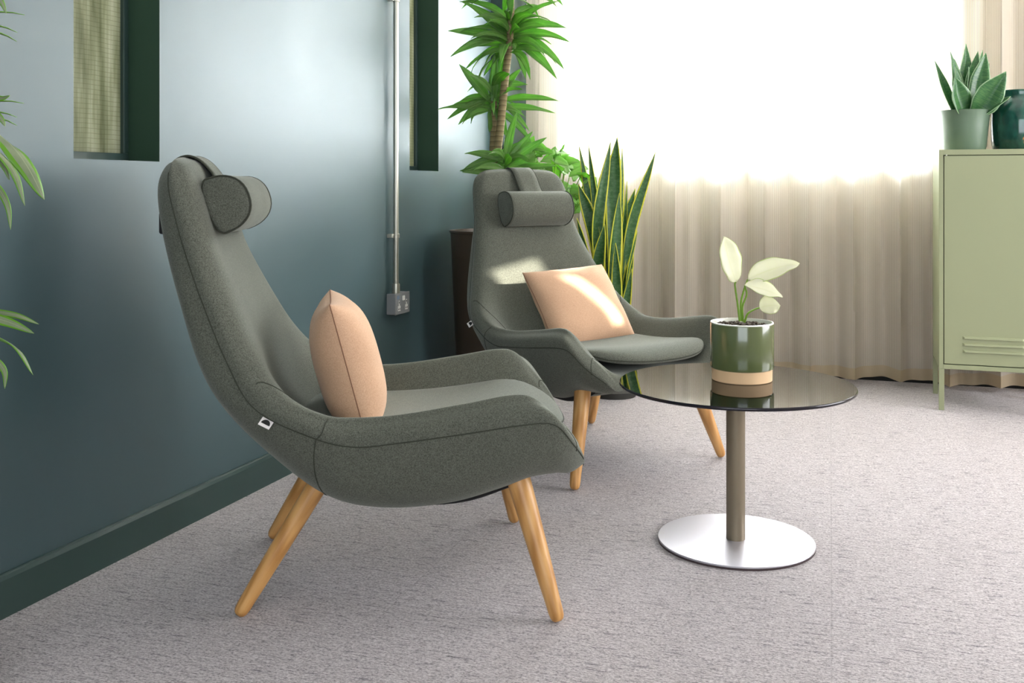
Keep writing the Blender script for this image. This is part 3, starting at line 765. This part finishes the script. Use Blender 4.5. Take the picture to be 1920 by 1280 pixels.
def crown(center, spec, seed, nfill, Lr=(.20, .30), hspan=.16, maxpx=None):
    rnd = random.Random(seed); mb = MB()
    for (dx, dz, dep, L, W, droop) in spec:
        leaf(mb, center+Vector((0, 0, rnd.uniform(-.05, .03))), pxdir(dx, dz, dep), pxdir(rnd.uniform(-.4, .4), .5, -1), L, W*.98, droop, .30, drac, rnd.uniform(-.5, .5), 12, 5, .03, rnd.random()*9)
    for k in range(nfill):
        a = k*2.399+seed; zz = hspan*(k/nfill-.5); el = .95*(k/nfill)-.15
        L = rnd.uniform(*Lr)
        leaf(mb, center+Vector((0, 0, zz)), (math.cos(a)*.9, math.sin(a)*.75, el+.25), pxdir(rnd.uniform(-.5, .5), .6, -.8), L, rnd.uniform(.042, .058), rnd.uniform(.6, 1.5), .32, drac, rnd.uniform(-.6, .6), 10, 5, .03, k)
    return mb.build('leaf_crown', M['dracaena'], dr, solid=.0012, angle=180)
crown(DP(956, 70), [(-.9, .45, -.1, .30, .06, .5), (-.95, .05, -.1, .30, .055, .7), (-.8, -.2, .1, .25, .05, .5), (.9, -.15, -.1, .32, .055, .8), (.75, .25, -.2, .30, .055, .8), (.9, -.45, 0, .30, .055, .5), (-.6, -.6, .1, .20, .05, .2), (.45, -.8, -.1, .22, .045, .3), (-.5, .8, 0, .30, .06, .6), (.5, .8, .1, .30, .06, .8), (.95, .5, 0, .28, .06, .8), (-.35, -.85, .2, .2, .05, .2)], 3, 30, (.18, .28), .16)
crown(DP(958, -40), [(-.9, .3, -.1, .30, .06, .9), (.95, .2, -.1, .32, .06, 1.1), (.9, -.1, .1, .30, .05, .8), (-.9, -.1, .1, .27, .05, .7)], 5, 20, (.2, .3), .2)
crown(DP(924, 185, .03), [(-.55, .75, -.05, .25, .06, .1), (-.95, .15, -.1, .26, .048, .35), (-.9, -.15, -.1, .24, .045, .5), (-.8, .4, .1, .2, .045, .8), (.05, 1, -.1, .27, .055, .0), (.85, .25, -.1, .32, .05, .5), (.8, .12, .1, .30, .045, .4), (.45, .8, .1, .22, .055, .3), (-.7, -.45, -.1, .22, .045, .3), (.6, -.5, 0, .25, .04, .2), (.35, -.8, -.1, .20, .05, .1), (-.15, -.9, -.1, .14, .045, .1), (.7, -.35, -.1, .25, .04, .5)], 8, 14, (.15, .22), .14)
crown(DP(946, 308, -.05), [(.75, .65, -.1, .24, .05, .2), (.85, .35, -.15, .25, .055, .4), (.15, 1, -.1, .25, .045, .2), (-.85, .15, -.2, .20, .05, .3), (-.7, .25, .0, .21, .05, .5), (.5, .85, 0, .22, .05, .2), (.9, .05, -.1, .22, .045, .6), (-.9, -.05, -.1, .2, .05, .4)], 12, 12, (.14, .21), .07)

# ------------------------------------------------------------------ leafy bush behind
x, y = world_at(1028, 5.13)
bu = thing('potted_bushy_plant', 'loose bushy light green plant between the cane plant and the tall snake plant', 'plant', (x, y, 0))
planter('planter', bu, .13, .15, .72, M['basket'])
mb = MB(); rnd = random.Random(21); stm = MB()
def heart(v): return (min(1, v/.16)**.55)*(1-v)**.6*1.25 if v < 1 else 0
for k in range(48):
    a = k*2.399; tilt = rnd.uniform(.05, .75); L = rnd.uniform(.24, .56)
    d = Vector((math.cos(a)*tilt*.8-.05, math.sin(a)*tilt*.6, 1)).normalized()
    p0 = Vector((.05*math.cos(a), .05*math.sin(a), .70)); p1 = p0+d*L; p1 += Vector((0, 0, -.10*tilt*L/.4))
    p1.y = min(p1.y, 5.24-y-rnd.random()*.05)
    stm.tube(spline([p0, (p0+p1)/2+Vector((0, 0, .03)), p1], 4), .0022, 6)
    for q in range(3):
        b = rnd.random()*6.283; sz = rnd.uniform(.07, .11)
        leaf(mb, p1+Vector((rnd.uniform(-.02, .02), rnd.uniform(-.02, .02), -.02*q)), (math.cos(b), math.sin(b)*.8, rnd.uniform(-.2, .5)), pxdir(rnd.uniform(-.6, .6), .7, -.8), sz, sz*.72, rnd.uniform(.4, 1.2), .18, heart, 0, 7, 5, .02, k)
mb.build('foliage', M['bushy'], bu, solid=.001, angle=180); stm.build('stems', M['stalk'], bu)

# ------------------------------------------------------------------ tall snake plant
SZ = 4.85
x, y = world_at(1150, SZ)
sn = thing('potted_tall_snake_plant', 'tall upright snake plant with yellow-edged leaves behind the second chair', 'plant', (x, y, 0))
planter('pot', sn, .11, .14, .36, M['basket'])
def SP(px, py, dep=0):
    Z = SZ+dep; X = (px-1150)/1900*SZ; v_ = pxdir(X, 0, dep); return Vector((v_.x, v_.y, 1-(py-349)/1900*Z))
def snk(v): return (.55+.45*math.sin(math.pi*min(1, v*1.15)*.62)) * (1 if v < .5 else max(0, 1-((v-.5)/.5)**2.3))
for (bx, bd, ctrl, tip, td, W, face) in [
    (1140, .05, None, (1088, 273), .08, .045, .8), (1140, .0, None, (1105, 272), .05, .036, .2), (1138, -.04, (1118, 440), (1144, 266), -.02, .066, .0),
    (1152, .02, (1150, 380), (1158, 257), .02, .074, .1), (1156, .06, (1164, 400), (1170, 278), .08, .05, .5), (1165, .0, (1180, 440), (1228, 285), -.02, .052, .5),
    (1150, -.06, (1148, 500), (1158, 362), -.08, .072, .0), (1134, -.08, (1118, 520), (1130, 420), -.10, .066, .1), (1165, .05, (1172, 440), (1194, 353), .06, .048, .3),
    (1140, -.02, (1110, 430), (1084, 345), -.02, .060, .4), (1130, -.05, (1104, 500), (1080, 408), -.06, .036, -.8), (1128, -.03, (1100, 520), (1090, 430), -.05, .04, .7),
    (1170, -.05, (1172, 520), (1192, 432), -.06, .034, .9), (1165, -.05, (1166, 600), (1181, 504), -.08, .048, .4), (1160, -.02, (1165, 500), (1176, 340), .0, .034, .8),
    (1166, -.02, (1172, 540), (1186, 464), -.04, .042, .5), (1148, .05, (1140, 460), (1135, 390), .08, .055, .2), (1146, -.09, (1152, 560), (1150, 455), -.1, .05, .3), (1158, .08, (1170, 480), (1184, 390), .1, .04, .5)]:
    m_ = MB(); a = SP(bx, 610, bd); a.z = .345; b = SP(*tip, td)
    mid = SP(*ctrl, (bd+td)/2) if ctrl else (a+b)/2+Vector((0, 0, .02))
    pts = spline([a, mid, b], 9); rows = []; uvs = []; n_ = len(pts)
    for i, p_ in enumerate(pts):
        vv = i/(n_-1); t_ = (pts[min(i+1, n_-1)]-pts[max(i-1, 0)]).normalized()
        tw = face+.5*math.sin(vv*2.2+bx); sd = pxdir(math.cos(tw), 0, math.sin(tw)); sd = (sd-t_*sd.dot(t_)).normalized(); nr = sd.cross(t_)
        ww = W*.54*max(snk(vv), .02)
        rows.append([p_+sd*ww*u+nr*ww*.30*u*u for u in (-1, -.75, -.4, 0, .4, .75, 1)]); uvs.append([(.5+u/2, vv*1.0) for u in (-1, -.75, -.4, 0, .4, .75, 1)])
    m_.grid(rows, uvs=uvs); m_.build('leaf', M['snake'], sn, solid=.0035, angle=180)

# ------------------------------------------------------------------ plant just outside the left edge whose leaves reach in
x, y = world_at(-130, 1.9)
ep = thing('potted_striped_cane_plant', 'striped arching leaves of a cane plant entering at the left edge', 'plant', (x, y, 0))
planter('pot', ep, .075, .095, .22, M['sage_pot'])
EZ = 1.9
def EP(px, py, dep=0):
    Z = EZ+dep; X = (px+130)/1900*EZ; v_ = pxdir(X, 0, dep); return Vector((v_.x, v_.y, 1-(py-349)/1900*Z))
ce = [Vector((0, 0, .19)), Vector((.01, 0, .6)), Vector((0, .01, 1.0)), Vector((0, 0, 1.25))]
MB().tube(spline(ce, 6), .012, 10).build('cane', M['cane'], ep)
em = MB()
def path_leaf(mb, pts, W, face, fold=.3):
    pp_ = spline(pts, 6); n_ = len(pp_); rows = []; uvs = []
    for i, p_ in enumerate(pp_):
        vv = i/(n_-1); t_ = (pp_[min(i+1, n_-1)]-pp_[max(i-1, 0)]).normalized()
        sd = pxdir(*face); sd = (sd-t_*sd.dot(t_)).normalized(); nr = sd.cross(t_)
        ww = W/2*max(math.sin(math.pi*(.12+.88*vv)**1.15)**.7 if vv < 1 else .01, .02)
        us_ = (-1, -.6, 0, .6, 1); rows.append([p_+sd*ww*u+nr*ww*fold*abs(u) for u in us_]); uvs.append([(.5+u/2, vv) for u in us_])
    mb.grid(rows, uvs=uvs)
path_leaf(em, [EP(-128, 250), EP(-60, 215), EP(10, 262), EP(50, 310), EP(83, 374)], .050, (.55, -.5, .4))
path_leaf(em, [EP(-128, 260), EP(-60, 225, -.03), EP(-5, 268, -.03), EP(40, 320, -.03), EP(61, 386, -.03)], .020, (.55, -.5, .4))
path_leaf(em, [EP(-128, 300), EP(-60, 270), EP(-15, 285), EP(8, 312), EP(18, 338)], .014, (.6, -.4, .4))
path_leaf(em, [EP(-128, 330), EP(-60, 310), EP(-10, 345), EP(14, 385), EP(20, 431)], .014, (.8, -.1, .5))
path_leaf(em, [EP(-128, 190), EP(-60, 165), EP(-25, 175), EP(0, 184), EP(19, 179)], .014, (.1, .9, .4))
path_leaf(em, [EP(-128, 210), EP(-60, 190), EP(-20, 205), EP(0, 220), EP(10, 237)], .014, (.3, .7, .4))
path_leaf(em, [EP(-128, 620), EP(-70, 580), EP(-30, 590), EP(20, 605), EP(64, 625)], .022, (.1, .8, .5))
path_leaf(em, [EP(-128, 650), EP(-60, 605), EP(-10, 628), EP(34, 655), EP(62, 703)], .016, (.5, -.6, .5))
path_leaf(em, [EP(-128, 660), EP(-60, 635), EP(-15, 668), EP(8, 695), EP(9, 729)], .014, (.8, -.2, .5))
path_leaf(em, [EP(-128, 610), EP(-70, 580, .05), EP(-30, 585, .05), EP(10, 592, .05), EP(50, 608, .05)], .014, (.1, .8, .5))
path_leaf(em, [EP(-128, 0), EP(-70, -30), EP(-30, -20), EP(0, 0), EP(12, 26)], .014, (.4, .6, .5))
rnd = random.Random(5)
for zc in (.82, 1.05, 1.22):
    for k in range(7):
        a = R(100)+k*R(30)+zc*9; d = Vector((math.cos(a)*.8, math.sin(a), .5)); d.x = min(d.x, .1)
        if d.y < -.2 or True: leaf(em, (0, 0, zc), (max(d.x*.25, -.3), d.y if d.y < 0 else d.y*.2, .6), (0, 0, 1), .22, .02, 1.6, .3, drac, 0, 10)
em.build('foliage', M['variegated'], ep, solid=.001, angle=180)
